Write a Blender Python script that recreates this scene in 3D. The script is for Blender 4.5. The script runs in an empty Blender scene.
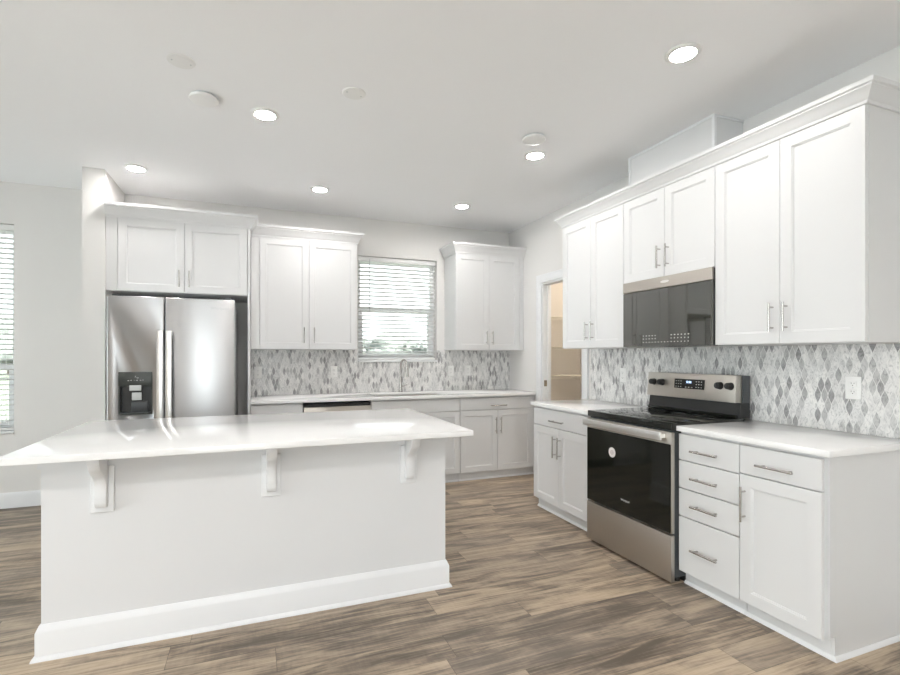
import bpy, bmesh, math, random
from mathutils import Vector, Matrix, noise
random.seed(7)
S = bpy.context.scene
C = S.collection
PI = math.pi

# ------------------------------------------------------------------ camera, sky, exposure
cam_d = bpy.data.cameras.new('camera'); cam = bpy.data.objects.new('camera', cam_d); C.objects.link(cam)
cam.location = (0, 0, 1.3145)
cam.rotation_euler = (PI / 2, 0, -math.radians(20.875))
cam_d.sensor_width = 36; cam_d.lens = 36 * 487.43 / 900
cam_d.shift_x = 0.01139; cam_d.shift_y = 0.02024
cam_d.clip_start = 0.05; cam_d.clip_end = 500
S.camera = cam

SKY = 3.5
SKY_AWAY = 1.4
LAMP = 95.0
SUN = 11.0
w = bpy.data.worlds.new('sky'); S.world = w; w.use_nodes = True
bg = w.node_tree.nodes['Background']
bg.inputs[0].default_value = (0.91, 0.96, 1.0, 1)
# the sky is bright on the sun's side (behind the camera) and dimmer opposite the sun
_t = w.node_tree.nodes.new('ShaderNodeTexCoord'); _s = w.node_tree.nodes.new('ShaderNodeSeparateXYZ'); _m = w.node_tree.nodes.new('ShaderNodeMapRange')
_m.inputs['From Min'].default_value = 0.05; _m.inputs['From Max'].default_value = 0.75
_m.inputs['To Min'].default_value = SKY; _m.inputs['To Max'].default_value = SKY_AWAY
w.node_tree.links.new(_t.outputs['Generated'], _s.inputs[0]); w.node_tree.links.new(_s.outputs[1], _m.inputs['Value'])
w.node_tree.links.new(_m.outputs['Result'], bg.inputs[1])

S.view_settings.view_transform = 'Standard'; S.view_settings.look = 'None'
S.view_settings.gamma = 1; S.view_settings.use_curve_mapping = False
S.view_settings.exposure = 1.2

sd = bpy.data.lights.new('sun', 'SUN'); sd.energy = SUN; sd.angle = math.radians(0.6); sd.color = (1.0, 0.94, 0.86)
sun = bpy.data.objects.new('sun', sd); C.objects.link(sun)
sun.rotation_euler = Vector((-0.18, 0.72, -0.67)).to_track_quat('-Z', 'Y').to_euler()

def portal(name, loc, rot, sx, sy):
    d = bpy.data.lights.new(name, 'AREA'); d.shape = 'RECTANGLE'; d.size = sx; d.size_y = sy
    d.cycles.is_portal = True
    o = bpy.data.objects.new(name, d); C.objects.link(o); o.location = loc; o.rotation_euler = rot

# plan: x to the right, y into the picture, z up (metres)
H = 2.8136          # ceiling
XR = 2.915           # right wall
YB = 5.26           # back wall
XL = -4.4           # left wall
YF = -3.6           # wall behind the camera
# daylight openings: (x0,x1,z0,z1) on the front wall, (y0,y1,z0,z1) on the left wall
FRONT_WINS = [(-1.7, 0.1, 0.06, 2.35)]
LEFT_WINS = [(-3.0, -1.2, 0.06, 2.35), (0.2, 2.0, 0.06, 2.35), (3.1, 4.7, 0.5, 2.35)]  # unseen left wall windows, added to bring more daylight into the room
SINK_WIN = (1.056, 1.969, 1.262, 2.405)
DINE_WIN = (-2.86, -1.942, 0.66, 2.455)
for a in FRONT_WINS:
    portal('daylight_portal', ((a[0] + a[1]) / 2, YF - 0.02, (a[2] + a[3]) / 2), (PI / 2, 0, PI), a[1] - a[0], a[3] - a[2])
for a in LEFT_WINS:
    portal('daylight_portal', (XL - 0.02, (a[0] + a[1]) / 2, (a[2] + a[3]) / 2), (PI / 2, 0, PI / 2), a[1] - a[0], a[3] - a[2])
for a in (SINK_WIN, DINE_WIN):
    portal('daylight_portal', ((a[0] + a[1]) / 2, YB + 0.17, (a[2] + a[3]) / 2), (PI / 2, 0, 0), a[1] - a[0], a[3] - a[2])

# ------------------------------------------------------------------ materials
def mat(name, col, rough=0.5, metal=0.0, spec=0.5, bump=None, var=None, coat=0.0, aniso=0.0):
    m = bpy.data.materials.new(name); m.use_nodes = True
    nt = m.node_tree; b = nt.nodes['Principled BSDF']
    b.inputs['Base Color'].default_value = (*col, 1)
    b.inputs['Roughness'].default_value = rough
    b.inputs['Metallic'].default_value = metal
    b.inputs['Specular IOR Level'].default_value = spec
    b.inputs['Coat Weight'].default_value = coat
    b.inputs['Anisotropic'].default_value = aniso
    tc = nt.nodes.new('ShaderNodeTexCoord')
    if var:
        n = nt.nodes.new('ShaderNodeTexNoise'); n.inputs['Scale'].default_value = var[0]
        n.inputs['Detail'].default_value = 3
        nt.links.new(tc.outputs['Object'], n.inputs['Vector'])
        r = nt.nodes.new('ShaderNodeMix'); r.data_type = 'RGBA'
        r.inputs[6].default_value = (*[c * (1 - var[1]) for c in col], 1)
        r.inputs[7].default_value = (*[min(1, c * (1 + var[1])) for c in col], 1)
        nt.links.new(n.outputs['Fac'], r.inputs[0]); nt.links.new(r.outputs[2], b.inputs['Base Color'])
    if bump:
        n2 = nt.nodes.new('ShaderNodeTexNoise'); n2.inputs['Scale'].default_value = bump[0]; n2.inputs['Detail'].default_value = 4
        nt.links.new(tc.outputs['Object'], n2.inputs['Vector'])
        bm_ = nt.nodes.new('ShaderNodeBump'); bm_.inputs['Strength'].default_value = bump[1]; bm_.inputs['Distance'].default_value = 0.002
        nt.links.new(n2.outputs['Fac'], bm_.inputs['Height']); nt.links.new(bm_.outputs['Normal'], b.inputs['Normal'])
    return m

def emit(name, col, strength):
    m = bpy.data.materials.new(name); m.use_nodes = True
    b = m.node_tree.nodes['Principled BSDF']
    b.inputs['Base Color'].default_value = (0.8, 0.8, 0.8, 1)
    b.inputs['Emission Color'].default_value = (*col, 1); b.inputs['Emission Strength'].default_value = strength
    return m

M = {}
M['wall'] = mat('wall_paint', (0.76, 0.745, 0.725), 0.75, bump=(180, 0.08))
M['ceiling'] = mat('ceiling_paint', (0.93, 0.93, 0.935), 0.9, bump=(120, 0.1))
M['trim'] = mat('trim_paint', (0.80, 0.805, 0.815), 0.4, var=(3, 0.01))
M['cab'] = mat('cabinet_paint', (0.71, 0.708, 0.708), 0.38, var=(2, 0.01))
M['island'] = mat('island_paint', (0.74, 0.742, 0.75), 0.6, bump=(180, 0.06))
M['quartz'] = mat('white_quartz', (0.88, 0.875, 0.87), 0.08, var=(14, 0.02))
M['gap'] = mat('shadow_gap', (0.25, 0.24, 0.23), 0.7)
M['nickel'] = mat('brushed_nickel', (0.52, 0.50, 0.48), 0.26, 1.0, var=(30, 0.04))
M['chrome'] = mat('chrome', (0.75, 0.75, 0.76), 0.12, 1.0, var=(30, 0.02))
M['black_glass'] = mat('black_glass', (0.010, 0.011, 0.009), 0.03, var=(5, 0.05))
M['oven_glass'] = mat('oven_glass', (0.008, 0.009, 0.007), 0.06, spec=0.45, var=(5, 0.05))
M['micro_glass'] = mat('microwave_glass', (0.045, 0.045, 0.038), 0.03, spec=1.0, var=(5, 0.05), coat=1.0)
M['black'] = mat('black_plastic', (0.02, 0.02, 0.02), 0.35, var=(20, 0.05))
M['dark'] = mat('dark_grey_paint', (0.06, 0.065, 0.07), 0.45, var=(10, 0.05))
M['fridge_side'] = mat('grey_case_paint', (0.74, 0.75, 0.76), 0.35, var=(10, 0.03))
M['disp'] = mat('dispenser_plastic', (0.045, 0.05, 0.045), 0.35, var=(15, 0.05))
M['grey_plastic'] = mat('grey_plastic', (0.62, 0.64, 0.64), 0.4, var=(15, 0.03))
M['plate'] = mat('white_plastic', (0.86, 0.855, 0.84), 0.35, var=(10, 0.01))
M['slot'] = mat('socket_slot', (0.15, 0.15, 0.15), 0.6)
M['vinyl'] = mat('window_vinyl', (0.86, 0.87, 0.87), 0.4, var=(5, 0.01))
M['slat'] = mat('blind_slat', (0.88, 0.88, 0.87), 0.45, var=(5, 0.01))
M['pantry'] = mat('pantry_paint', (0.76, 0.71, 0.64), 0.75, bump=(180, 0.08))
M['wire'] = mat('white_wire', (0.80, 0.76, 0.66), 0.4, var=(10, 0.02))
M['brass'] = mat('strike_metal', (0.30, 0.26, 0.20), 0.35, 1.0, var=(30, 0.05))
M['ink'] = mat('light_grey_print', (0.72, 0.72, 0.70), 0.5, var=(10, 0.02))
M['ink_grey'] = mat('grey_print', (0.42, 0.44, 0.45), 0.4, 0.3, var=(10, 0.02))
M['sticker'] = mat('paper_sticker', (0.70, 0.66, 0.64), 0.6, var=(40, 0.03))
M['sticker2'] = mat('sticker_print', (0.36, 0.30, 0.29), 0.6, var=(40, 0.03))
M['ring'] = mat('burner_print', (0.10, 0.10, 0.10), 0.15, var=(10, 0.03))
M['lens'] = emit('lamp_lens', (1.0, 0.97, 0.945), LAMP)
M['fill_lens'] = emit('fill_lamp_lens', (1.0, 0.97, 0.95), 235)  # lens of the added unseen lights, stronger to shade under the island counter
M['pantry_lens'] = emit('pantry_lamp_lens', (1.0, 0.91, 0.80), 130)
M['clock'] = emit('clock_digits', (0.35, 0.55, 1.0), 1.6)
M['grass'] = mat('lawn', (0.10, 0.115, 0.085), 0.9, var=(0.8, 0.25))
M['foliage'] = mat('foliage', (0.10, 0.112, 0.106), 0.8, var=(1.5, 0.35))
M['bark'] = mat('bark', (0.16, 0.13, 0.11), 0.9, var=(6, 0.2))

def steel(name, col, rough, axis):
    m = bpy.data.materials.new(name); m.use_nodes = True
    nt = m.node_tree; b = nt.nodes['Principled BSDF']
    b.inputs['Metallic'].default_value = 1.0
    b.inputs['Anisotropic'].default_value = 0.75
    tg = nt.nodes.new('ShaderNodeCombineXYZ'); tg.inputs[2].default_value = 1.0; nt.links.new(tg.outputs[0], b.inputs['Tangent'])
    tc = nt.nodes.new('ShaderNodeTexCoord'); mp = nt.nodes.new('ShaderNodeMapping')
    mp.inputs['Scale'].default_value = {'x': (3, 300, 300), 'z': (300, 300, 3)}[axis]
    n = nt.nodes.new('ShaderNodeTexNoise'); n.inputs['Scale'].default_value = 1.0; n.inputs['Detail'].default_value = 2
    nt.links.new(tc.outputs['Object'], mp.inputs['Vector']); nt.links.new(mp.outputs['Vector'], n.inputs['Vector'])
    mr = nt.nodes.new('ShaderNodeMapRange'); mr.inputs['To Min'].default_value = rough - 0.006; mr.inputs['To Max'].default_value = rough + 0.006
    nt.links.new(n.outputs['Fac'], mr.inputs['Value']); nt.links.new(mr.outputs['Result'], b.inputs['Roughness'])
    mx = nt.nodes.new('ShaderNodeMix'); mx.data_type = 'RGBA'
    mx.inputs[6].default_value = (*[c * 0.985 for c in col], 1); mx.inputs[7].default_value = (*[min(1, c * 1.015) for c in col], 1)
    nt.links.new(n.outputs['Fac'], mx.inputs[0]); nt.links.new(mx.outputs[2], b.inputs['Base Color'])
    return m
M['steel_v'] = steel('brushed_steel_upright', (0.53, 0.53, 0.535), 0.36, 'x')
M['steel_h'] = steel('brushed_steel_level', (0.54, 0.505, 0.46), 0.38, 'x')
M['steel_bright'] = steel('polished_steel', (0.90, 0.895, 0.88), 0.30, 'x')

def glass_mat():
    m = bpy.data.materials.new('window_glass'); m.use_nodes = True
    nt = m.node_tree; nt.nodes.remove(nt.nodes['Principled BSDF'])
    out = nt.nodes['Material Output']
    t = nt.nodes.new('ShaderNodeBsdfTransparent'); t.inputs[0].default_value = (0.95, 0.97, 0.96, 1)
    g = nt.nodes.new('ShaderNodeBsdfGlossy'); g.inputs['Roughness'].default_value = 0.02
    f = nt.nodes.new('ShaderNodeFresnel'); f.inputs['IOR'].default_value = 1.45
    mx = nt.nodes.new('ShaderNodeMixShader')
    nt.links.new(f.outputs[0], mx.inputs[0]); nt.links.new(t.outputs[0], mx.inputs[1]); nt.links.new(g.outputs[0], mx.inputs[2])
    nt.links.new(mx.outputs[0], out.inputs['Surface'])
    return m
M['glass'] = glass_mat()

class NT:
    """tiny helper to chain math nodes"""
    def __init__(s, nt): s.nt = nt
    def m(s, op, a, b=None, c=None):
        n = s.nt.nodes.new('ShaderNodeMath'); n.operation = op
        for i, v in enumerate((a, b, c)):
            if v is None: continue
            if isinstance(v, (int, float)): n.inputs[i].default_value = v
            else: s.nt.links.new(v, n.inputs[i])
        return n.outputs[0]
    def comb(s, x, y, z):
        n = s.nt.nodes.new('ShaderNodeCombineXYZ')
        for i, v in enumerate((x, y, z)):
            if isinstance(v, (int, float)): n.inputs[i].default_value = v
            else: s.nt.links.new(v, n.inputs[i])
        return n.outputs[0]
    def white(s, vec):
        n = s.nt.nodes.new('ShaderNodeTexWhiteNoise'); n.noise_dimensions = '3D'
        s.nt.links.new(vec, n.inputs['Vector']); return n.outputs['Value']
    def noise(s, vec, scale, detail=4, rough=0.5, dist=0.0):
        n = s.nt.nodes.new('ShaderNodeTexNoise'); n.inputs['Scale'].default_value = scale
        n.inputs['Detail'].default_value = detail; n.inputs['Roughness'].default_value = rough
        n.inputs['Distortion'].default_value = dist
        s.nt.links.new(vec, n.inputs['Vector']); return n.outputs['Fac']
    def ramp(s, fac, stops):
        n = s.nt.nodes.new('ShaderNodeValToRGB'); e = n.color_ramp.elements
        while len(e) < len(stops): e.new(0.5)
        for k, (p, c) in zip(e, stops): k.position = p; k.color = (*c, 1)
        s.nt.links.new(fac, n.inputs[0]); return n.outputs[0]
    def mix(s, f, a, b, mode='MIX'):
        n = s.nt.nodes.new('ShaderNodeMix'); n.data_type = 'RGBA'; n.blend_type = mode
        for i, v in ((0, f), (6, a), (7, b)):
            if isinstance(v, (int, float)): n.inputs[i].default_value = v
            elif isinstance(v, tuple): n.inputs[i].default_value = (*v, 1)
            else: s.nt.links.new(v, n.inputs[i])
        return n.outputs[2]

def floor_mat():
    m = bpy.data.materials.new('plank_floor'); m.use_nodes = True
    nt = m.node_tree; b = nt.nodes['Principled BSDF']; N = NT(nt)
    tc = nt.nodes.new('ShaderNodeTexCoord'); sp = nt.nodes.new('ShaderNodeSeparateXYZ')
    nt.links.new(tc.outputs['Object'], sp.inputs[0])
    PW, PL = 0.178, 1.22
    v = N.m('DIVIDE', sp.outputs[1], PW); row = N.m('FLOOR', v)
    off = N.white(N.comb(row, 3.3, 1.7))
    u = N.m('ADD', N.m('DIVIDE', sp.outputs[0], PL), N.m('MULTIPLY', off, 7.0)); col = N.m('FLOOR', u)
    idn = N.white(N.comb(row, col, 5.1)); id2 = N.white(N.comb(col, row, 9.7))
    fv = N.m('FRACT', v); fu = N.m('FRACT', u)
    dv = N.m('MULTIPLY', N.m('MINIMUM', fv, N.m('SUBTRACT', 1.0, fv)), PW)
    du = N.m('MULTIPLY', N.m('MINIMUM', fu, N.m('SUBTRACT', 1.0, fu)), PL)
    edge = N.m('LESS_THAN', N.m('MINIMUM', dv, du), 0.0012)
    # grain, stretched along the plank and different on each
    gx = N.m('ADD', sp.outputs[0], N.m('MULTIPLY', idn, 37.0))
    gy = N.m('ADD', sp.outputs[1], N.m('MULTIPLY', id2, 23.0))
    big = N.noise(N.comb(N.m('MULTIPLY', gx, 1.1), N.m('MULTIPLY', gy, 7.0), N.m('MULTIPLY', idn, 9.0)), 1.6, 5, 0.6, 0.9)
    fine = N.noise(N.comb(N.m('MULTIPLY', gx, 2.2), N.m('MULTIPLY', gy, 60.0), id2), 1.5, 5, 0.65, 0.3)
    saw = N.noise(N.comb(N.m('MULTIPLY', gx, 45.0), N.m('MULTIPLY', gy, 9.0), idn), 1.2, 3, 0.6)
    t = N.m('ADD', N.m('ADD', 0.5, N.m('MULTIPLY', N.m('SUBTRACT', big, 0.52), 1.30)), N.m('MULTIPLY', N.m('SUBTRACT', fine, 0.5), 0.85))
    t = N.m('ADD', t, N.m('MULTIPLY', N.m('SUBTRACT', idn, 0.5), 0.20))
    t = N.m('ADD', t, N.m('MULTIPLY', N.m('SUBTRACT', saw, 0.5), 0.16))
    c = N.ramp(t, [(0.22, (0.113, 0.089, 0.066)), (0.38, (0.212, 0.166, 0.127)), (0.50, (0.344, 0.267, 0.196)),
                   (0.62, (0.461, 0.360, 0.258)), (0.80, (0.555, 0.442, 0.322))])
    c = N.mix(N.m('MULTIPLY', id2, 0.30), c, (0.282, 0.241, 0.204))
    c = N.mix(N.m('MULTIPLY', edge, 0.65), c, (0.05, 0.042, 0.036))
    nt.links.new(c, b.inputs['Base Color'])
    rg = N.m('ADD', 0.36, N.m('MULTIPLY', fine, 0.14)); nt.links.new(rg, b.inputs['Roughness'])
    b.inputs['Specular IOR Level'].default_value = 0.4
    bp = nt.nodes.new('ShaderNodeBump'); bp.inputs['Strength'].default_value = 0.25; bp.inputs['Distance'].default_value = 0.001
    hh = N.m('SUBTRACT', fine, N.m('MULTIPLY', edge, 1.5)); nt.links.new(hh, bp.inputs['Height'])
    nt.links.new(bp.outputs['Normal'], b.inputs['Normal'])
    return m
M['floor'] = floor_mat()

def tile_mat():
    """teardrop (ogee) marble mosaic"""
    m = bpy.data.materials.new('marble_ogee_mosaic'); m.use_nodes = True
    nt = m.node_tree; b = nt.nodes['Principled BSDF']; N = NT(nt)
    tc = nt.nodes.new('ShaderNodeTexCoord'); sp = nt.nodes.new('ShaderNodeSeparateXYZ')
    nt.links.new(tc.outputs['Object'], sp.inputs[0])
    TW, TH, K = 0.034, 0.110, 0.55
    along = N.m('ADD', sp.outputs[0], sp.outputs[1])
    u = N.m('DIVIDE', along, TW); v = N.m('DIVIDE', sp.outputs[2], TH)
    g = N.m('SUBTRACT', v, N.m('MULTIPLY', N.m('SINE', N.m('MULTIPLY', v, 4 * PI)), K / (4 * PI)))
    a = N.m('ADD', u, g); d = N.m('SUBTRACT', u, g)
    i, j = N.m('FLOOR', a), N.m('FLOOR', d)
    fa, fd = N.m('FRACT', a), N.m('FRACT', d)
    e = N.m('MINIMUM', N.m('MINIMUM', fa, N.m('SUBTRACT', 1.0, fa)), N.m('MINIMUM', fd, N.m('SUBTRACT', 1.0, fd)))
    grout = N.m('LESS_THAN', e, 0.045)
    r = N.white(N.comb(i, j, 2.5)); r2 = N.white(N.comb(j, i, 7.7))
    clump = N.noise(N.comb(N.m('MULTIPLY', along, 1.0), 0.0, sp.outputs[2]), 7.0, 2)
    tone = N.m('ADD', N.m('MULTIPLY', r, 0.80), N.m('MULTIPLY', clump, 0.45))
    c = N.ramp(tone, [(0.30, (0.82, 0.81, 0.795)), (0.66, (0.70, 0.695, 0.685)), (0.82, (0.55, 0.545, 0.54)), (0.95, (0.41, 0.405, 0.405)), (1.0, (0.34, 0.335, 0.335))])
    vein = N.noise(N.comb(N.m('ADD', along, N.m('MULTIPLY', r, 11.0)), N.m('MULTIPLY', r2, 5.0), N.m('MULTIPLY', sp.outputs[2], 0.55)), 55.0, 5, 0.62, 1.5)
    vm = N.ramp(vein, [(0.32, (0.55, 0.55, 0.56)), (0.50, (0.98, 0.98, 0.98)), (0.70, (1.15, 1.14, 1.13))])
    c = N.mix(0.85, c, vm, 'MULTIPLY')
    c = N.mix(grout, c, (0.74, 0.735, 0.72))
    nt.links.new(c, b.inputs['Base Color'])
    nt.links.new(N.m('ADD', 0.22, N.m('MULTIPLY', grout, 0.5)), b.inputs['Roughness'])
    bp = nt.nodes.new('ShaderNodeBump'); bp.inputs['Strength'].default_value = 0.4; bp.inputs['Distance'].default_value = 0.001
    nt.links.new(N.m('SUBTRACT', 1.0, grout), bp.inputs['Height']); nt.links.new(bp.outputs['Normal'], b.inputs['Normal'])
    return m
M['tile'] = tile_mat()

# ------------------------------------------------------------------ mesh helpers
class MB:
    def __init__(s): s.bm = bmesh.new()
    def _merge(s, t):
        me = bpy.data.meshes.new('t'); t.to_mesh(me); t.free(); s.bm.from_mesh(me); bpy.data.meshes.remove(me); return s
    def box(s, x0, x1, y0, y1, z0, z1, bev=0.0, seg=1):
        t = bmesh.new(); bmesh.ops.create_cube(t, size=1)
        bmesh.ops.scale(t, vec=(abs(x1 - x0), abs(y1 - y0), abs(z1 - z0)), verts=t.verts)
        bmesh.ops.translate(t, vec=((x0 + x1) / 2, (y0 + y1) / 2, (z0 + z1) / 2), verts=t.verts)
        if bev: bmesh.ops.bevel(t, geom=t.edges[:], offset=bev, segments=seg, affect='EDGES', profile=0.5)
        return s._merge(t)
    def cyl(s, p0, p1, r, n=16, r2=None):
        p0, p1 = Vector(p0), Vector(p1); d = p1 - p0
        t = bmesh.new(); bmesh.ops.create_cone(t, cap_ends=True, segments=n, radius1=r, radius2=r if r2 is None else r2, depth=d.length)
        q = d.to_track_quat('Z', 'Y').to_matrix().to_4x4()
        bmesh.ops.transform(t, matrix=Matrix.Translation((p0 + p1) / 2) @ q, verts=t.verts)
        return s._merge(t)
    def tube(s, pts, r, n=12, caps=True):
        pts = [Vector(p) for p in pts]; t = bmesh.new(); rings = []
        rr = r if isinstance(r, (list, tuple)) else [r] * len(pts)
        up = None
        for k, p in enumerate(pts):
            d = (pts[min(k + 1, len(pts) - 1)] - pts[max(k - 1, 0)]).normalized()
            if up is None: up = Vector((0, 0, 1)) if abs(d.z) < 0.9 else Vector((1, 0, 0))
            a = d.cross(up).normalized(); up = a.cross(d).normalized()
            rings.append([t.verts.new(p + rr[k] * (a * math.cos(2 * PI * i / n) + up * math.sin(2 * PI * i / n))) for i in range(n)])
        for r0, r1 in zip(rings, rings[1:]):
            for i in range(n): t.faces.new((r0[i], r0[(i + 1) % n], r1[(i + 1) % n], r1[i]))
        if caps: t.faces.new(rings[0][::-1]); t.faces.new(rings[-1])
        bmesh.ops.recalc_face_normals(t, faces=t.faces)
        return s._merge(t)
    def lathe(s, prof, center, n=40, axis='z', ring=False):
        t = bmesh.new(); rings = []
        c = Vector(center)
        for r, h in prof:
            rg = []
            for i in range(n):
                a = 2 * PI * i / n; x, y = r * math.cos(a), r * math.sin(a)
                v = {'z': Vector((x, y, h)), 'y': Vector((x, h, y)), 'x': Vector((h, x, y))}[axis]
                rg.append(t.verts.new(c + v))
            rings.append(rg)
        for r0, r1 in zip(rings, rings[1:]):
            for i in range(n): t.faces.new((r0[i], r0[(i + 1) % n], r1[(i + 1) % n], r1[i]))
        if ring:
            for i in range(n): t.faces.new((rings[-1][i], rings[-1][(i + 1) % n], rings[0][(i + 1) % n], rings[0][i]))
        else:
            if prof[0][0] > 1e-6: t.faces.new(rings[0][::-1])
            if prof[-1][0] > 1e-6: t.faces.new(rings[-1])
        bmesh.ops.remove_doubles(t, verts=t.verts, dist=1e-6)
        bmesh.ops.recalc_face_normals(t, faces=t.faces)
        return s._merge(t)
    def prism(s, poly, axis, a0, a1, bev=0.0):
        """poly: 2-D points; axis 'x': (y,z) extruded along x; 'y': (x,z); 'z': (x,y)"""
        t = bmesh.new()
        f = {'x': lambda p, a: (a, p[0], p[1]), 'y': lambda p, a: (p[0], a, p[1]), 'z': lambda p, a: (p[0], p[1], a)}[axis]
        A = [t.verts.new(f(p, a0)) for p in poly]; B = [t.verts.new(f(p, a1)) for p in poly]
        t.faces.new(A); t.faces.new(B[::-1])
        for i in range(len(poly)):
            k = (i + 1) % len(poly); t.faces.new((A[i], B[i], B[k], A[k]))
        bmesh.ops.recalc_face_normals(t, faces=t.faces)
        if bev: bmesh.ops.bevel(t, geom=t.edges[:], offset=bev, segments=2, affect='EDGES', profile=0.5)
        return s._merge(t)
    def sweep(s, path, prof, side=1, cap=True):
        """profile (out, z) along a plan path of axis-aligned runs, mitred; side gives the outward side"""
        t = bmesh.new(); P = [Vector((p[0], p[1])) for p in path]; rings = []
        nrm = []
        for a, b2 in zip(P, P[1:]):
            d = (b2 - a).normalized(); nrm.append(Vector((d.y, -d.x)) * side)
        for k, p in enumerate(P):
            o = nrm[0] if k == 0 else nrm[-1] if k == len(P) - 1 else nrm[k - 1] + nrm[k]
            rings.append([t.verts.new((p.x + o.x * q[0], p.y + o.y * q[0], q[1])) for q in prof])
        n = len(prof)
        for r0, r1 in zip(rings, rings[1:]):
            for i in range(n): t.faces.new((r0[i], r0[(i + 1) % n], r1[(i + 1) % n], r1[i]))
        if cap: t.faces.new(rings[0][::-1]); t.faces.new(rings[-1])
        bmesh.ops.recalc_face_normals(t, faces=t.faces)
        return s._merge(t)
    def shaker(s, x0, x1, z0, z1, y=0.0, th=0.02, fr=0.058, rec=0.009, lip=0.006):
        """recessed-panel door, face at y, body behind it"""
        t = bmesh.new(); c = 0.0015
        def ring(i, yy): return [t.verts.new((x, yy, z)) for x, z in ((x0 + i, z0 + i), (x1 - i, z0 + i), (x1 - i, z1 - i), (x0 + i, z1 - i))]
        R = [ring(0, y + th), ring(0, y + c), ring(c, y), ring(fr, y), ring(fr + 0.002, y + 0.004), ring(fr + lip, y + 0.004), ring(fr + lip + 0.002, y + rec)]
        t.faces.new(R[0][::-1]); t.faces.new(R[-1])
        for a, b2 in zip(R, R[1:]):
            for i in range(4): t.faces.new((a[i], a[(i + 1) % 4], b2[(i + 1) % 4], b2[i]))
        bmesh.ops.recalc_face_normals(t, faces=t.faces)
        return s._merge(t)
    def build(s, name, m, parent=None, smooth=True, label=None):
        me = bpy.data.meshes.new(name); s.bm.to_mesh(me); s.bm.free()
        if smooth and len(me.polygons):
            me.polygons.foreach_set('use_smooth', [True] * len(me.polygons)); me.set_sharp_from_angle(angle=math.radians(32))
        me.materials.append(M[m] if isinstance(m, str) else m)
        o = bpy.data.objects.new(name, me); C.objects.link(o)
        if parent: o.parent = parent
        if label: o['label'] = label
        return o

def tag(o, label, cat, group=None):
    o['label'] = label; o['category'] = cat
    if group: o['group'] = group
    return o
def thing(name, label, cat, loc=(0, 0, 0), rz=0.0, group=None):
    o = bpy.data.objects.new(name, None); C.objects.link(o); o.empty_display_size = 0.1
    o.location = loc; o.rotation_euler = (0, 0, rz); return tag(o, label, cat, group)
def struct(o): o['kind'] = 'structure'; return o
def cut(o, cutter):
    """boolean difference, applied"""
    md = o.modifiers.new('cut', 'BOOLEAN'); md.operation = 'DIFFERENCE'; md.object = cutter; md.solver = 'EXACT'
    bpy.context.view_layer.update()
    me = bpy.data.meshes.new_from_object(o.evaluated_get(bpy.context.evaluated_depsgraph_get()))
    o.modifiers.clear(); old = o.data; o.data = me; me.name = old.name
    cm = cutter.data; bpy.data.objects.remove(cutter); bpy.data.meshes.remove(cm)
    return o
def text(name, body, size, m, parent, loc, rot):
    cu = bpy.data.curves.new(name, 'FONT'); cu.body = body; cu.size = size; cu.extrude = 0.0003; cu.align_x = 'CENTER'; cu.align_y = 'CENTER'
    tmp = bpy.data.objects.new('t', cu); C.objects.link(tmp); bpy.context.view_layer.update()
    me = bpy.data.meshes.new_from_object(tmp.evaluated_get(bpy.context.evaluated_depsgraph_get()))
    bpy.data.objects.remove(tmp); bpy.data.curves.remove(cu)
    me.name = name; me.materials.clear(); me.materials.append(M[m])
    o = bpy.data.objects.new(name, me); C.objects.link(o); o.parent = parent; o.location = loc; o.rotation_euler = rot
    return o

RW = -PI / 2      # rotation of things that stand against the right wall: local x runs towards the camera, local y into the wall

# ------------------------------------------------------------------ room shell
struct(MB().box(XL - .2, XR + 1.6, YF - .2, YB + .2, -0.12, 0).build('floor', 'floor', smooth=False))
struct(MB().box(XL - .2, XR + 1.6, YF - .2, YB + .2, H, H + 0.15).build('ceiling', 'ceiling', smooth=False))

def wall_with_holes(name, axis, a0, a1, t0, t1, holes, m='wall', z0=0.0, z1=None):
    """axis 'x': wall along x at y in t0..t1; holes (a0,a1,z0,z1) sorted"""
    z1 = z1 or H; b = MB(); cur = a0
    def put(p, q, lo, hi):
        if q - p < 1e-4 or hi - lo < 1e-4: return
        if axis == 'x': b.box(p, q, t0, t1, lo, hi)
        else: b.box(t0, t1, p, q, lo, hi)
    for h0, h1, lo, hi in sorted(holes):
        put(cur, h0, z0, z1); put(h0, h1, z0, lo); put(h0, h1, hi, z1); cur = h1
    put(cur, a1, z0, z1)
    return struct(b.build(name, m, smooth=False))
wall_back = wall_with_holes('wall_back', 'x', XL, XR, YB, YB + .16, [SINK_WIN, DINE_WIN])
DOOR = (3.835, 4.525, 0.0, 2.095)
wall_right = wall_with_holes('wall_right', 'y', YF, YB, XR, XR + .095, [DOOR])
wall_left = wall_with_holes('wall_left', 'y', YF, YB, XL - .15, XL, LEFT_WINS)
wall_front = wall_with_holes('wall_front', 'x', XL, XR, YF - .15, YF, FRONT_WINS)
wall_wing = struct(MB().box(-1.272, -1.118, 4.62, YB, 0, H).build('wall_wing', 'wall', smooth=False))
# pantry behind the doorway
PX = 3.95
pw = MB()
pw.box(XR + .095, PX + .1, YB, YB + .1, 0, H).box(PX, PX + .1, 3.0, YB, 0, H).box(XR + .095, PX, 2.9, 3.0, 0, H)
struct(pw.build('wall_pantry', 'pantry', smooth=False))

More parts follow.
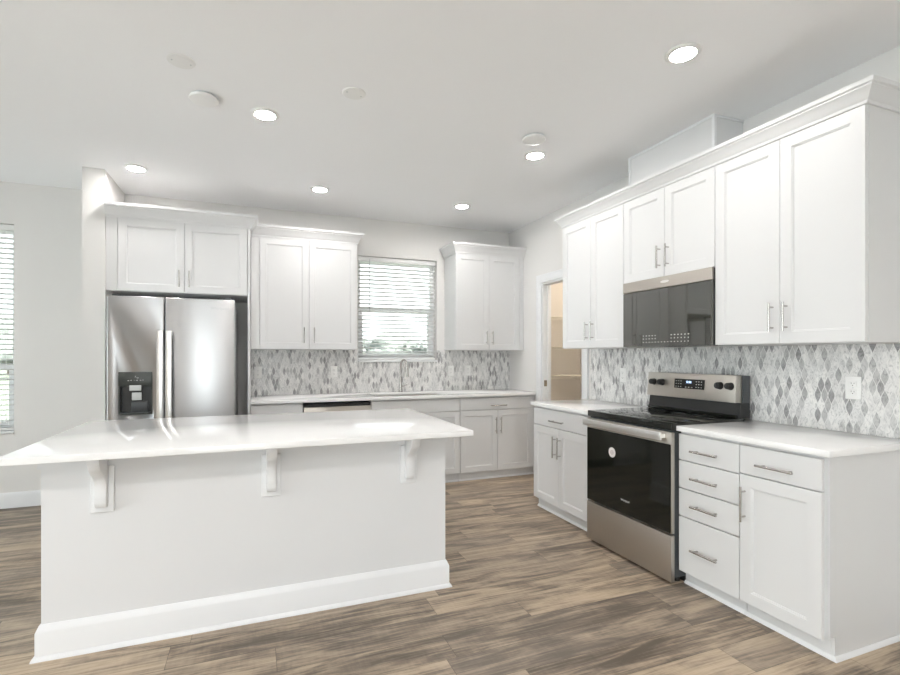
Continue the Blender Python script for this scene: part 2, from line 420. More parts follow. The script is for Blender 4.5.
# frames and glass of the daylight openings
def window(name, a, yy, depth, axis='x', rail=None, parent_wall=None):
    fr = MB(); x0, x1, z0, z1 = a; f = 0.045
    def bx(b, p, q, lo, hi, d0=0.0, d1=None, bev=.003):
        d1 = depth if d1 is None else d1
        if axis == 'x': b.box(p, q, yy + d0, yy + d1, lo, hi, bev)
        else: b.box(yy + d0, yy + d1, p, q, lo, hi, bev)
    bx(fr, x0, x0 + f, z0, z1); bx(fr, x1 - f, x1, z0, z1); bx(fr, x0 + f, x1 - f, z0, z0 + f); bx(fr, x0 + f, x1 - f, z1 - f, z1)
    o = struct(fr.build(name, 'vinyl'))
    zs = [z0 + f, z1 - f]
    if rail:
        s = MB(); bx(s, x0 + f, x1 - f, rail - .022, rail + .022, 0.005, depth - .005)
        bx(s, x0 + f, x0 + f + .03, z0 + f, rail - .022, .005, .03); bx(s, x1 - f - .03, x1 - f, z0 + f, rail - .022, .005, .03)
        bx(s, x0 + f + .03, x1 - f - .03, z0 + f, z0 + f + .035, .005, .03)
        s.build('sash', 'vinyl', o)
        zs = [z0 + f, rail, z1 - f]
    for lo, hi in zip(zs, zs[1:]):
        g = MB(); bx(g, x0 + f, x1 - f, lo, hi, depth * .5 - .003, depth * .5 + .003, 0); g.build('pane', 'glass', o, smooth=False)
    return o
window('window_1', SINK_WIN, YB + .10, .055, rail=1.838)
window('window_2', DINE_WIN, YB + .10, .055, rail=1.21)
for k, a in enumerate(FRONT_WINS): window('window_%d' % (3 + k), a, YF - .10, .06)
for k, a in enumerate(LEFT_WINS): window('window_%d' % (5 + k), a, XL - .10, .06, axis='y')  # unseen windows, added for their daylight
# stools under the two windows that show
def stool(name, a):
    struct(MB().box(a[0] - .0, a[1] + .0, YB - .022, YB + .10, a[2] - .018, a[2] + .002, .003).build(name, 'trim'))
stool('trim_1', SINK_WIN); stool('trim_2', DINE_WIN)

# baseboards
BB = [(0, 0), (.014, 0), (.014, .105), (.010, .122), (.006, .132), (0, .132)]
def base(name, path, side=1): return struct(MB().sweep(path, BB, side).build(name, 'trim'))
base('baseboard_back', [(XL, YB), (-1.272, YB), (-1.272, 4.62), (-1.118, 4.62), (-1.118, 4.7)])
base('baseboard_left', [(XL, 2.0), (XL, YB)])
base('baseboard_right', [(XR, 4.625), (XR, 4.645)], -1)
base('baseboard_front', [(.1, YF), (XR, YF)], -1)

# door casing with jamb and strike plate
y0, y1, _, zt = DOOR
c = MB()
CAS = [(0, 0), (.0, 0)]
def casing(b, p, q, lo, hi): b.box(XR - .017, XR, p, q, lo, hi, .003)
casing(c, y0 - .092, y0 - .006, 0, zt + .092); casing(c, y1 + .006, y1 + .092, 0, zt + .092); casing(c, y0 - .006, y1 + .006, zt + .006, zt + .092)
c.box(XR - .022, XR - .017, y0 - .092, y0 - .077, 0, zt + .092, .001); c.box(XR - .022, XR - .017, y1 + .077, y1 + .092, 0, zt + .092, .001); c.box(XR - .022, XR - .017, y0 - .077, y1 + .077, zt + .077, zt + .092, .001)
door_trim = struct(c.build('trim_3', 'trim'))
j = MB(); j.box(XR, XR + .095, y1 - .0, y1 + .02, 0, zt); j.box(XR, XR + .095, y0 - .02, y0, 0, zt); j.box(XR, XR + .095, y0, y1, zt - .0, zt + .02)
j.bm.free(); j = MB()
j.box(XR - .004, XR + .099, y1 - .014, y1 - .0005, 0, zt - .014, .001).box(XR - .004, XR + .099, y0 + .0005, y0 + .014, 0, zt - .014, .001).box(XR - .004, XR + .099, y0 + .0005, y1 - .0005, zt - .014, zt - .0005, .001)
j.box(XR + .048, XR + .08, y1 - .026, y1 - .014, 0, zt - .026, .001)
j.build('door_jamb', 'trim', door_trim)
MB().box(XR + .010, XR + .044, y1 - .018, y1 - .0135, .985, 1.05, .001).build('strike_plate', 'brass', door_trim)

# tiled backsplashes (fixed to the walls)
ts = MB(); T = .009
for p, q, lo, hi in ((-.028, SINK_WIN[0], .9142, 1.3745), (SINK_WIN[0], SINK_WIN[1], .9142, SINK_WIN[2] - .019), (SINK_WIN[1], XR, .9142, 1.3745)):
    ts.box(p, q, YB - T, YB, lo, hi)
ts.build('tile_backsplash', 'tile', wall_back, smooth=False)
ts = MB(); ts.box(XR - T, XR, 1.335, 3.71, .9142, 1.3745); ts.build('tile_backsplash', 'tile', wall_right, smooth=False)

# ------------------------------------------------------------------ cabinets
def bar_pull(parent, x, z, length, vertical, name='handle'):
    b = MB(); st = .032; r = .0058; L = length / 2
    if vertical:
        b.cyl((x, -st, z - L), (x, -st, z + L), r)
        for s in (-1, 1): b.cyl((x, -st, z + s * L * .72), (x, .001, z + s * L * .72), r * .8, 12)
    else:
        b.cyl((x - L, -st, z), (x + L, -st, z), r)
        for s in (-1, 1): b.cyl((x + s * L * .72, -st, z), (x + s * L * .72, .001, z), r * .8, 12)
    return b.build(name, 'nickel', parent)

SHOE = [(0, 0), (.013, 0), (.0125, .006), (.009, .013), (.003, .018), (0, .018)]
def base_cabinet(label, loc, rz, wdt, fronts, depth=.61, end=False, x_in=(0, 0), group='base cabinets'):
    """local x to the viewer's right, y into the wall, front faces at y=0"""
    t = thing('base_cabinet', label, 'cabinet', loc, rz, group)
    b = MB(); b.box(0, wdt, .0215, depth - .003, .102, .883, .001)
    b.build('body', 'cab', t)
    b = MB(); b.box(.001, wdt - (.013 if end else .001), .056, depth - .003, 0, .1015, .0)
    b.build('toe_kick', 'cab', t)
    MB().sweep([(0.001, .056), (wdt - .001, .056)], SHOE).build('shoe_molding', 'trim', t)
    if end:     # finished panel on the side facing the camera, notched at the toe
        poly = [(.0215, .102), (.0215, .883), (depth - .003, .883), (depth - .003, 0), (.056, 0), (.056, .102)]
        MB().prism(poly, 'x', wdt - .012, wdt + .002).build('end_panel', 'cab', t)
        MB().sweep([(wdt - .001, .056), (wdt + .002, .056), (wdt + .002, depth - .003)], SHOE).build('shoe_molding', 'trim', t)
    for f in fronts:
        kind, x0, x1, z0, z1 = f[:5]
        if kind == 'drawer':
            o = MB().box(x0, x1, 0, .02, z0, z1, .002).build('drawer', 'cab', t)
            if f[5]: bar_pull(o, (x0 + x1) / 2, (z0 + z1) / 2 if len(f) < 7 else f[6], f[5], False)
        else:
            o = MB().shaker(x0, x1, z0, z1).build('door', 'cab', t)
            if f[5] is not None: bar_pull(o, f[5], .575 if len(f) < 7 else f[6], .172, True)
    return t

G = .0022
XF = 2.283      # door faces on the right wall
YFB = 4.648     # door faces on the back wall
# right wall: near unit (door and drawer), drawer stack, far unit
near = base_cabinet('white cabinet with one door and one drawer at the near end of the right run', (XF, 1.755, 0), RW, .398,
    [('drawer', G, .380, .728, .868, .175, .786), ('door', G, .380, .087, .722, .030, .578)], end=True, depth=.607)
stack = base_cabinet('white stack of four drawers between the range and the cabinet with a door', (XF, 2.132, 0), RW, .376,
    [('drawer', .002, .376 - G, .722, .868, .165, .784), ('drawer', .002, .376 - G, .562, .716, .165, .632),
     ('drawer', .002, .376 - G, .402, .556, .165, .478), ('drawer', .002, .376 - G, .084, .396, .165, .235)], depth=.607)
far = base_cabinet('white two-door cabinet on the far side of the range beside the pantry doorway', (XF, 3.692, 0), RW, .808,
    [('drawer', .008, .745, .728, .868, .178, .782), ('door', .008, .3755, .093, .722, .338, .575), ('door', .3775, .745, .093, .722, .405, .575)], depth=.607)
# back wall
base_cabinet('white cabinet between the refrigerator and the dishwasher', (-.028, YFB, 0), 0, .45,
    [('drawer', G, .448, .728, .868, .165, .786), ('door', G, .448, .093, .722, .41)], group='base cabinets')
sinkcab = base_cabinet('wide white sink cabinet below the window beside the dishwasher', (1.062, YFB, 0), 0, .936,
    [('drawer', G, .936 - G, .745, .868, None), ('door', G, .467, .093, .739, .437), ('door', .469, .936 - G, .093, .739, .499)])
base_cabinet('white corner cabinet with wide drawer over two doors beside the pantry doorway wall', (2.0, YFB, 0), 0, XR - 2.002,
    [('drawer', G, .868, .745, .868, .19, .788), ('door', G, .434, .093, .739, .407), ('door', .436, .868, .093, .739, .467)])

def countertop(name, label, boxes, m='quartz', bev=.003):
    b = MB()
    for q in boxes: b.box(*q, bev, 2)
    return tag(b.build(name, m), label, 'countertop')
ZC0, ZC1 = .8842, .914
countertop('countertop', 'white quartz countertop on the near right cabinets ending beside the range', [(2.260, XR - .0095, 1.330, 2.1265, ZC0, ZC1)])
countertop('countertop', 'short white quartz countertop between the range and the pantry doorway', [(2.260, XR - .0095, 2.8845, 3.700, ZC0, ZC1)])
# back counter with the sink cut-out
SX0, SX1, SY0, SY1 = 1.14, 1.90, 4.70, 5.10
cb = MB().box(-.028, XR - .001, YFB - .036, YB - .0095, ZC0, ZC1, .003, 2).build('countertop', 'quartz')
cut(cb, MB().box(SX0, SX1, SY0, SY1, .8, 1.0, .03, 4).build('cutter', 'quartz'))
tag(cb, 'long white quartz countertop under the window with the sink cut into it', 'countertop')
sk = MB(); e = .012
sk.box(SX0 - e, SX0 - .001, SY0 - e, SY1 + e, .70, ZC0 - .0005); sk.box(SX1 + .001, SX1 + e, SY0 - e, SY1 + e, .70, ZC0 - .0005)
sk.box(SX0 - .001, SX1 + .001, SY0 - e, SY0 - .001, .70, ZC0 - .0005); sk.box(SX0 - .001, SX1 + .001, SY1 + .001, SY1 + e, .70, ZC0 - .0005)
sk.box(SX0 - e, SX1 + e, SY0 - e, SY1 + e, .69, .70)
so = sk.build('sink_basin', 'steel_h', sinkcab)
so.location = (-1.062, -YFB, 0)
# the cabinet body is open where the basin hangs
body = [o for o in sinkcab.children if o.name.startswith('body')][0]
cut_b = MB().box(SX0 - .014, SX1 + .014, SY0 - .014, SY1 + .014, .685, .95).build('cutter', 'cab')
bpy.context.view_layer.update()
cut(body, cut_b)

# kitchen faucet
fx, fy = 1.507, 5.165
t = thing('faucet', 'tall chrome gooseneck faucet behind the sink under the window', 'faucet', (fx, fy, ZC1))
MB().lathe([(.026, 0), (.026, .006), (.019, .012), (.017, .05), (.0165, .09), (.013, .095), (.0, .095)], (0, 0, .0005)).build('faucet_base', 'nickel', t)
pts = [(0, 0, .08), (0, 0, .27)]
R = .085
for k in range(0, 13):
    a = PI * k / 12 * 1.04
    pts.append((0.012 * (1 - math.cos(a)), -R * (1 - math.cos(a)), .27 + R * math.sin(a)))
sp_end = pts[-1]
MB().tube(pts, .0105, 14).build('spout', 'nickel', t)
MB().cyl((sp_end[0], sp_end[1], sp_end[2] + .004), (sp_end[0] + .001, sp_end[1] - .006, sp_end[2] - .085), .0125, 18, .0155).build('spray_head', 'nickel', t)
MB().tube([(.014, 0, .062), (.045, 0, .066), (.078, -.004, .082)], [.008, .0065, .005], 12).build('lever', 'nickel', t)

# upper cabinets
CROWN = [(0, 2.438), (.010, 2.438), (.012, 2.456), (.018, 2.462), (.024, 2.474), (.034, 2.495), (.046, 2.510), (.050, 2.514), (.050, 2.520), (.060, 2.526), (.062, 2.548), (0, 2.548)]
def upper_cabinet(name, label, loc, rz, wdt, z0, z1, depth, doors, fil=None, hl=.15):
    t = thing(name, label, 'cabinet', loc, rz, 'upper cabinets')
    MB().box(0.0005, wdt - .0005, .0215, depth - .001, z0, z1, .001).build('body', 'cab', t)
    for x0, x1, hx, hz in doors:
        o = MB().shaker(x0, x1, z0 + .003, z1 - .004).build('door', 'cab', t)
        bar_pull(o, hx, hz, hl, True)
    return t
XU = 2.552; DU = XR - XU
Z0U, Z1U = 1.376, 2.442
def upper_right(label, ya, z0):
    hz = 1.515 if z0 < 1.5 else 1.976
    return upper_cabinet('upper_cabinet', label, (XU, ya, 0), RW, .7625, z0, Z1U, DU,
        [(G, .381 - G / 2, .381 - .036, hz), (.381 + G / 2, .7625 - G, .381 + .036, hz)])
upper_right('white two-door wall cabinet at the near end of the right run', 2.1175, Z0U)
upper_right('short white two-door cabinet directly above the microwave', 2.880, 1.842)
upper_right('white two-door wall cabinet on the right wall next to the pantry doorway', 3.6425, Z0U)
yn, yfar = 2.1175 - .7625, 3.6425
cr = MB().sweep([(XR, yn), (XU + .004, yn), (XU + .004, yfar), (XR, yfar)], [(p[0] * .9, 2.440 + (p[1] - 2.438) * .82) for p in CROWN], -1)
tag(cr.build('crown_molding', 'cab'), 'long white crown molding along the top of the right wall cabinets', 'molding')

DB = .348
YU = YB - DB
u1 = upper_cabinet('upper_cabinet', 'white two-door wall cabinet between the refrigerator cabinet and the window', (-.028, YU, 0), 0, 1.004, Z0U, Z1U, DB,
    [(.080, .530, .484, 1.515), (.533, 1.002, .580, 1.515)])
MB().box(.003, .077, .004, .021, Z0U + .002, Z1U, .001).build('filler', 'cab', u1)
MB().sweep([(.0005, .004), (1.004, .004), (1.004, DB - .001)], CROWN, 1).build('crown', 'cab', u1)
u2 = upper_cabinet('upper_cabinet', 'white two-door wall cabinet in the corner right of the window', (2.063, YU, 0), 0, XR - 2.064, Z0U, Z1U, DB,
    [(G, .401, .366, 1.515), (.403, .790, .438, 1.515)])
MB().box(.794, XR - 2.066, .004, .021, Z0U + .002, Z1U, .001).build('filler', 'cab', u2)
MB().sweep([(0, DB - .001), (0, .004), (XR - 2.064, .004)], CROWN, 1).build('crown', 'cab', u2)

# refrigerator cabinet with its tall side panel
YFC = 4.63
uf = upper_cabinet('refrigerator_cabinet', 'white two-door cabinet above the stainless refrigerator', (-1.1175, YFC, 0), 0, 1.066, 1.846, Z1U, YB - YFC,
    [(.085, .566, .530, 1.962), (.569, 1.062, .606, 1.962)], hl=.14)
MB().box(.0005, .082, .004, .021, 1.848, Z1U, .001).build('filler', 'cab', uf)
MB().sweep([(.0005, .004), (1.0885, .004), (1.0885, .215)], CROWN, 1).build('crown', 'cab', uf)
tag(MB().box(-.0505, -.0295, YFC + .006, YB - .001, 0, Z1U - .004, .001).build('side_panel', 'cab'), 'tall white panel standing along the right side of the refrigerator', 'panel')

# boxed duct above the microwave cabinet
t = thing('vent_chase', 'white boxed vent chase rising from the microwave cabinet to the ceiling', 'vent chase', (2.665, 2.215, 2.4425))
hh = H - 2.4425 - .001; ww = .73; dd = XR - 2.665 - .001
MB().box(0, dd, 0, ww, 0, hh, .001).build('panel', 'cab', t)
e = .014
b = MB(); b.box(-.006, 0, -.006, e, 0, hh, .001); b.box(0, e, -.006, 0, 0, hh, .001); b.box(-.006, 0, ww - e, ww + .006, 0, hh, .001)
b.box(-.006, 0, e, ww - e, hh - e, hh, .001); b.box(e, dd, -.006, 0, hh - e, hh, .001)
b.build('edge_trim', 'trim', t)

# ------------------------------------------------------------------ island
IX0, IX1, IY0, IY1 = -.863, 1.023, 2.5934, 3.50
t = thing('kitchen_island', 'long white island with baseboard and corbels standing on the wood floor', 'island', (0, 0, 0))
MB().box(IX0, IX1, IY0, IY1, 0, .8838).build('body', 'island', t, smooth=False)
loop = [(IX0, IY1), (IX0, IY0), (IX1, IY0), (IX1, IY1)]
MB().sweep(loop, [(0, .822), (.010, .822), (.010, .8838), (0, .8838)]).build('top_trim', 'island', t)
MB().sweep(loop, [(0, 0), (.0175, 0), (.0175, .118), (.015, .124), (.006, .146), (.004, .148), (0, .148)]).build('baseboard', 'trim', t)
MB().sweep([(p[0] + (-.0175 if p[0] < 0 else .0175), p[1] - (.0175 if p[1] < 3 else 0)) for p in loop], SHOE).build('shoe_molding', 'trim', t)
def corbel(xc):
    hw = .046
    o = MB().box(xc - hw, xc + hw, IY0 - .016, IY0 - .0002, .612, .8215, .003).build('corbel', 'trim', t)
    prof = [(.016, .640), (.026, .636), (.040, .642), (.048, .660), (.050, .690), (.048, .720), (.050, .745), (.060, .768), (.080, .787), (.110, .806), (.135, .826), (.150, .850), (.156, .8836), (.016, .8836)]
    q = MB().prism([(IY0 - p[0], p[1]) for p in prof], 'x', xc - .023, xc + .023, .004)
    q.build('bracket', 'trim', o)
for xc in (-.635, .081, .800): corbel(xc)
ic = MB().box(-.9386, 1.10, 2.3755, 3.554, ZC0, ZC1, .003, 2).build('countertop', 'quartz')
tag(ic, 'glossy white quartz slab on top of the kitchen island', 'countertop')

# ------------------------------------------------------------------ refrigerator
FY, FX0, FW = 4.385, -1.052, .905
t = thing('refrigerator', 'stainless side-by-side refrigerator with a black ice dispenser', 'refrigerator', (FX0, FY, 0))
MB().box(.004, FW - .004, .078, .80, .02, 1.750, .006, 2).build('case', 'fridge_side', t)
MB().box(.01, FW - .01, .03, .075, .012, .07, .002).build('toe_grille', 'dark', t)
xs = .392
def fdoor(x0, x1): return MB().box(x0, x1, 0, .07, .08, 1.778, .010, 3)
dl = fdoor(.0, xs - .003).build('freezer_door', 'steel_v', t, label='narrow left door with dispenser')
cutter = MB().box(.084, .300, -.05, .052, .866, 1.082).build('cutter', 'disp')
bpy.context.view_layer.update(); cutter.location = (FX0, FY, 0); bpy.context.view_layer.update()
cut(dl, cutter)
dr = fdoor(xs + .003, FW).build('fridge_door', 'steel_v', t, label='wide right door')
for x in (.03, FW - .09): MB().box(x, x + .06, .02, .13, 1.779, 1.792, .003).build('hinge_cover', 'dark', t)
def fhandle(d, xa, xb):
    # flat bar with returns to the door at both ends, bowed slightly outward
    z0, z1 = .52, 1.512; n = 22; P = []
    for k in range(n + 1):
        f = k / n; P.append((-.042 - .014 * math.sin(PI * f), z0 + (z1 - z0) * f))
    inner = [(p[0] + .014, p[1]) for p in P]
    poly = [(-.0005, z0), ] + P + [(-.0005, z1), (-.0005, z1 - .03)] + [(i[0], min(max(i[1], z0 + .03), z1 - .03)) for i in inner[::-1][1:-1]] + [(-.0005, z0 + .03)]
    MB().prism(poly, 'x', xa, xb, .002).build('handle', 'steel_bright', d)
fhandle(dl, .343, .386); fhandle(dr, .404, .447)
# dispenser in the left door
d = MB(); x0, x1, z0, z1 = .078, .306, .858, 1.188
d.box(x0, x1, -.004, -.0005, 1.076, z1, .003, 2)
d.box(x0, .086, -.004, -.0005, z0, 1.076, .0015); d.box(.298, x1, -.004, -.0005, z0, 1.076, .0015); d.box(.086, .298, -.004, -.0005, z0, .868, .0015)
dp = d.build('dispenser', 'disp', dl)
b = MB(); b.box(.0845, .2995, .047, .0515, .8665, 1.0815); b.box(.0845, .088, 0, .047, .8665, 1.0815); b.box(.296, .2995, 0, .047, .8665, 1.0815); b.box(.088, .296, 0, .047, 1.078, 1.0815)
b.build('cavity', 'black', dp)
MB().box(.088, .296, .0, .046, .8665, .874, .001).build('drip_tray', 'dark', dp)
MB().box(.152, .232, -.010, -.004, 1.043, 1.085, .003, 2).build('ice_chute', 'grey_plastic', dp)
MB().box(.166, .232, .004, .012, .968, 1.028, .003, 2).build('dispenser_pad', 'grey_plastic', dp)
MB().box(.158, .272, .020, .045, .8745, .958, .004, 2).build('lever', 'dark', dp)
b = MB()
for k, x in enumerate((.140, .160, .180, .200, .222, .240)): b.box(x, x + (.006 if k % 2 else .010), -.0046, -.0042, 1.119 + .002 * (k % 3), 1.124 + .002 * (k % 2))
for a in range(9):
    q = -.3 + a * .16; b.box(.196 + .016 * math.cos(4 * q) * (1 - a / 14), .199 + .016 * math.cos(4 * q) * (1 - a / 14), -.0046, -.0042, 1.137 + .0021 * a, 1.140 + .0021 * a)
b.build('icons', 'ink', dp)
text('logo', 'Whirlpool', .032, 'ink_grey', dr, (.790, -.0006, 1.702), (PI / 2, 0, 0))

# ------------------------------------------------------------------ range
t = thing('electric_range', 'stainless electric range with black glass oven door between the right cabinets', 'range', (2.225, 2.8835, 0), RW)
RWD = .756
MB().box(.006, RWD - .012, .030, .635, .035, .884, .002).build('body', 'dark', t)
for x in (.05, RWD - .05):
    for y in (.09, .58): MB().cyl((x, y, 0), (x, y, .036), .02).build('foot', 'black', t)
MB().box(.012, RWD - .012, .112, .125, .004, .0345).build('toe_panel', 'black', t)
MB().box(.002, RWD - .002, 0, .028, .018, .283, .003, 2).build('storage_drawer', 'steel_h', t, label='stainless lower drawer')
od = MB().box(.002, RWD - .002, .004, .028, .293, .874, .003, 2).build('oven_door', 'steel_h', t)
MB().box(.005, RWD - .006, -.001, .0038, .297, .806, .002).build('window', 'oven_glass', od)
# handle: wide flat bar bowed outward
n = 20; front = []; back = []
for k in range(n + 1):
    f = k / n; x = .008 + f * (RWD - .050); yb = -.040 - .014 * math.sin(PI * f)
    front.append((x, yb)); back.append((x, yb + .012))
hb = MB().prism(front + back[::-1], 'z', .827, .872, .002)
hb.box(.010, .032, -.034, .0038, .838, .862, .002); hb.box(RWD - .068, RWD - .046, -.034, .0038, .838, .862, .002)
hb.build('handle', 'steel_bright', od)
MB().cyl((.265, -.0016, .672), (.265, -.0009, .672), .033, 32).build('sticker', 'sticker', od)
b = MB().lathe([(.010, -.0022), (.014, -.0022), (.014, -.0017), (.010, -.0017)], (.265, 0, .672), 24, 'y', ring=True); b.box(.262, .268, -.0022, -.0017, .668, .676)
b.build('sticker_print', 'sticker2', od)
text('logo', 'Whirlpool', .0185, 'ink', od, (.386, -.0012, .384), (PI / 2, 0, 0))
ct = MB(); ct.box(.0, RWD, .006, .06, .884, .9265, .006, 2); ct.box(.0, RWD, .05, .585, .884, .9265, .004, 2)
ct = ct.build('cooktop', 'black_glass', t)
for x, y, r in ((.20, .16, .105), (.56, .16, .085), (.20, .42, .078), (.56, .42, .105), (.38, .46, .05)):
    MB().lathe([(r - .003, .9266), (r, .9266), (r, .9269), (r - .003, .9269)], (x, y, 0), 40, ring=True).build('burner_ring', 'ring', ct)
# backguard
bg_ = MB().prism([(.560, .927), (.572, 1.022), (.655, 1.022), (.655, .927)], 'x', .008, RWD - .016).build('backguard', 'black', t)
MB().box(.012, RWD - .024, .545, .560, .9272, .947, .003).build('vent_rail', 'black_glass', bg_)
PAN = [(.530, 1.024), (.545, 1.192), (.592, 1.192), (.592, 1.024)]
pn = MB().prism(PAN, 'x', .022, RWD - .020, .002).build('control_panel', 'steel_h', bg_)
MB().prism([(.592, 1.022), (.592, 1.190), (.655, 1.190), (.655, 1.022)], 'x', .018, RWD - .014, .002).build('rear_cap', 'dark', bg_)
sl = math.atan2(.015, .168)
def on_panel(z): return .530 + (z - 1.024) * .015 / .168
for x in (.082, .160, .628, .700):
    z = 1.124; y = on_panel(z)
    k = MB().lathe([(.0, -.034), (.018, -.034), (.020, -.030), (.0225, -.006), (.0245, -.0005), (.0, -.0005)], (0, 0, 0), 28, 'y')
    k.box(-.004, .004, -.040, -.030, -.018, .018, .0015)
    o = k.build('knob', 'black', pn); o.location = (x, y, z); o.rotation_euler = (-sl, 0, 0)
z = 1.122
dsp = MB().box(-.122, .122, -.003, -.0003, -.032, .032, .001).build('display', 'black_glass', pn); dsp.location = (.392, on_panel(z), z); dsp.rotation_euler = (-sl, 0, 0)
b = MB()
for r0 in range(3):
    for c0 in (-.105, -.085, -.065, .06, .08, .10):
        b.box(c0 - .004, c0 + .004, -.0036, -.0031, -.022 + r0 * .019, -.018 + r0 * .019)
for c0 in (-.03, -.005, .02): b.box(c0, c0 + .012, -.0036, -.0031, -.024, -.020)
b.build('key_print', 'ink', dsp)
text('clock', '12:00', .020, 'clock', dsp, (-.002, -.0034, .012), (PI / 2, 0, 0))

# ------------------------------------------------------------------ microwave
t = thing('microwave', 'black glass over-the-range microwave with a stainless top strip under the cabinet', 'microwave', (2.532, 2.862, 0), RW)
MW = .740
MB().box(.002, MW - .002, .022, XR - 2.532 - .010, 1.378, 1.840, .002).build('case', 'dark', t)
md = MB().box(.0, MW, 0, .021, 1.377, 1.764, .002).build('door', 'micro_glass', t)
st = MB().box(.0, MW, -.002, .021, 1.767, 1.840, .002).build('top_strip', 'steel_h', t)
b = MB().lathe([(.0, -.0035), (1, -.0035), (1, -.0022), (.0, -.0022)], (0, 0, 0), 32, 'y')
o = b.build('emblem', 'steel_bright', st); o.scale = (.036, 1, .009); o.location = (.388, 0, 1.805)
b = MB()
for r0, z in enumerate((1.448, 1.427, 1.404)):
    for k in range(15):
        x = .195 + k * .0268
        if r0 < 2 and 5 <= k <= 8: continue
        big = k > 8
        b.box(x, x + (.010 if big and r0 == 0 else .0065), -.0006, -.0002, z, z + (.006 if r0 < 2 else .005))
b.build('keypad_print', 'ink', md)
for x in (.06, .46): MB().box(x, x + .24, .08, .26, 1.3755, 1.3778).build('grease_filter', 'nickel', t)

# ------------------------------------------------------------------ dishwasher
t = thing('dishwasher', 'stainless dishwasher under the back counter left of the sink cabinet', 'dishwasher', (.427, YFB - .012, 0))
DW = .630
MB().box(.004, DW - .004, .032, .58, .10, .868, .002).build('tub', 'dark', t)
dd_ = MB().box(.002, DW - .002, 0, .03, .11, .835, .004, 2).build('door', 'steel_h', t)
MB().box(.002, DW - .002, .004, .03, .837, .866, .002).build('control_strip', 'black', t)
MB().box(.01, DW - .01, .07, .09, .0, .099, .001).build('toe_panel', 'black', t)

# ------------------------------------------------------------------ outlets
def outlet(label, loc, rz):
    t = thing('wall_outlet', label, 'outlet', loc, rz, 'outlets on the tile')
    pl = MB().box(-.036, .036, -.006, -.0003, -.059, .059, .003, 2).build('cover_plate', 'plate', t)
    for dz in (.021, -.021):
        s = MB().box(-.017, .017, -.0085, -.006, dz - .014, dz + .014, .0022, 2).build('socket', 'plate', pl)
        q = MB(); q.box(-.0075, -.0055, -.0088, -.0084, dz - .002, dz + .007); q.box(.0055, .0075, -.0088, -.0084, dz - .002, dz + .006); q.cyl((0, -.0088, dz - .008), (0, -.0084, dz - .008), .0028, 10)
        q.build('slots', 'slot', s)
    MB().cyl((0, -.0072, 0), (0, -.006, 0), .003, 10).build('screw', 'grey_plastic', pl)
ty = YB - .009
outlet('white outlet on the back tile closest to the refrigerator', (.039, ty, 1.146), 0)
outlet('white outlet on the back tile just left of the window', (.796, ty, 1.144), 0)
outlet('white outlet on the back tile closer to the window, under the corner wall cabinet', (2.139, ty, 1.140), 0)
outlet('white outlet on the back tile farther from the window, under the corner wall cabinet', (2.355, ty, 1.140), 0)
outlet('white outlet on the right tile above the near countertop', (XR - .009, 1.597, 1.148), RW)
outlet('white outlet on the right tile beyond the range above the short countertop', (XR - .009, 3.283, 1.152), RW)

# ------------------------------------------------------------------ blinds
def blind(label, a, rail, wand_x, cords):
    x0, x1, z0, z1 = a[0] + .006, a[1] - .006, a[2] + .006, a[3] - .003
    yc = YB + .052
    t = thing('window_blind', label, 'blind', ((x0 + x1) / 2, yc, z0))
    hw = (x1 - x0) / 2; hz = z1 - z0
    MB().box(-hw, hw, -.030, .028, hz - .048, hz, .004, 2).build('headrail', 'slat', t)
    MB().box(-hw + .004, hw - .004, -.025, .025, 0, .020, .004, 2).build('bottom_rail', 'slat', t)
    b = MB(); n = int((hz - .085) / .0445); tl = math.radians(-13)
    for k in range(n + 1):
        z = .045 + k * (hz - .115) / n
        tb = bmesh.new(); cross = []
        for u_, w_ in ((-.0245, 0), (-.012, .0018), (0, .0024), (.012, .0018), (.0245, 0), (.0245, -.0022), (0, .0002), (-.0245, -.0022)):
            cross.append((u_ * math.cos(tl) - w_ * math.sin(tl), z + u_ * math.sin(tl) + w_ * math.cos(tl)))
        b.prism(cross, 'x', -hw + .004, hw - .004)
        tb.free()
    b.build('slats', 'slat', t)
    for f in (-.72, 0, .72):
        q = MB()
        q.cyl((f * hw, -.024, .015), (f * hw, -.024, hz - .04), .0012, 6); q.cyl((f * hw, .024, .015), (f * hw, .024, hz - .04), .0012, 6)
        q.build('ladder_cord', 'slat', t)
    MB().cyl((wand_x * hw, -.036, hz - .60), (wand_x * hw, -.036, hz - .03), .0042, 8).build('tilt_wand', 'grey_plastic', t)
    q = MB()
    for c_ in cords: q.cyl((c_ * hw, -.036, .10), (c_ * hw, -.036, hz - .03), .0016, 6); q.cyl((c_ * hw, -.036, .07), (c_ * hw, -.036, .105), .006, 8, .003)
    q.build('lift_cord', 'slat', t)
blind('white slatted blind in the window above the sink', SINK_WIN, 1.838, -.72, (.76, .84))
blind('white slatted blind in the tall window left of the refrigerator wall', DINE_WIN, 1.21, -.72, (.80, .88))

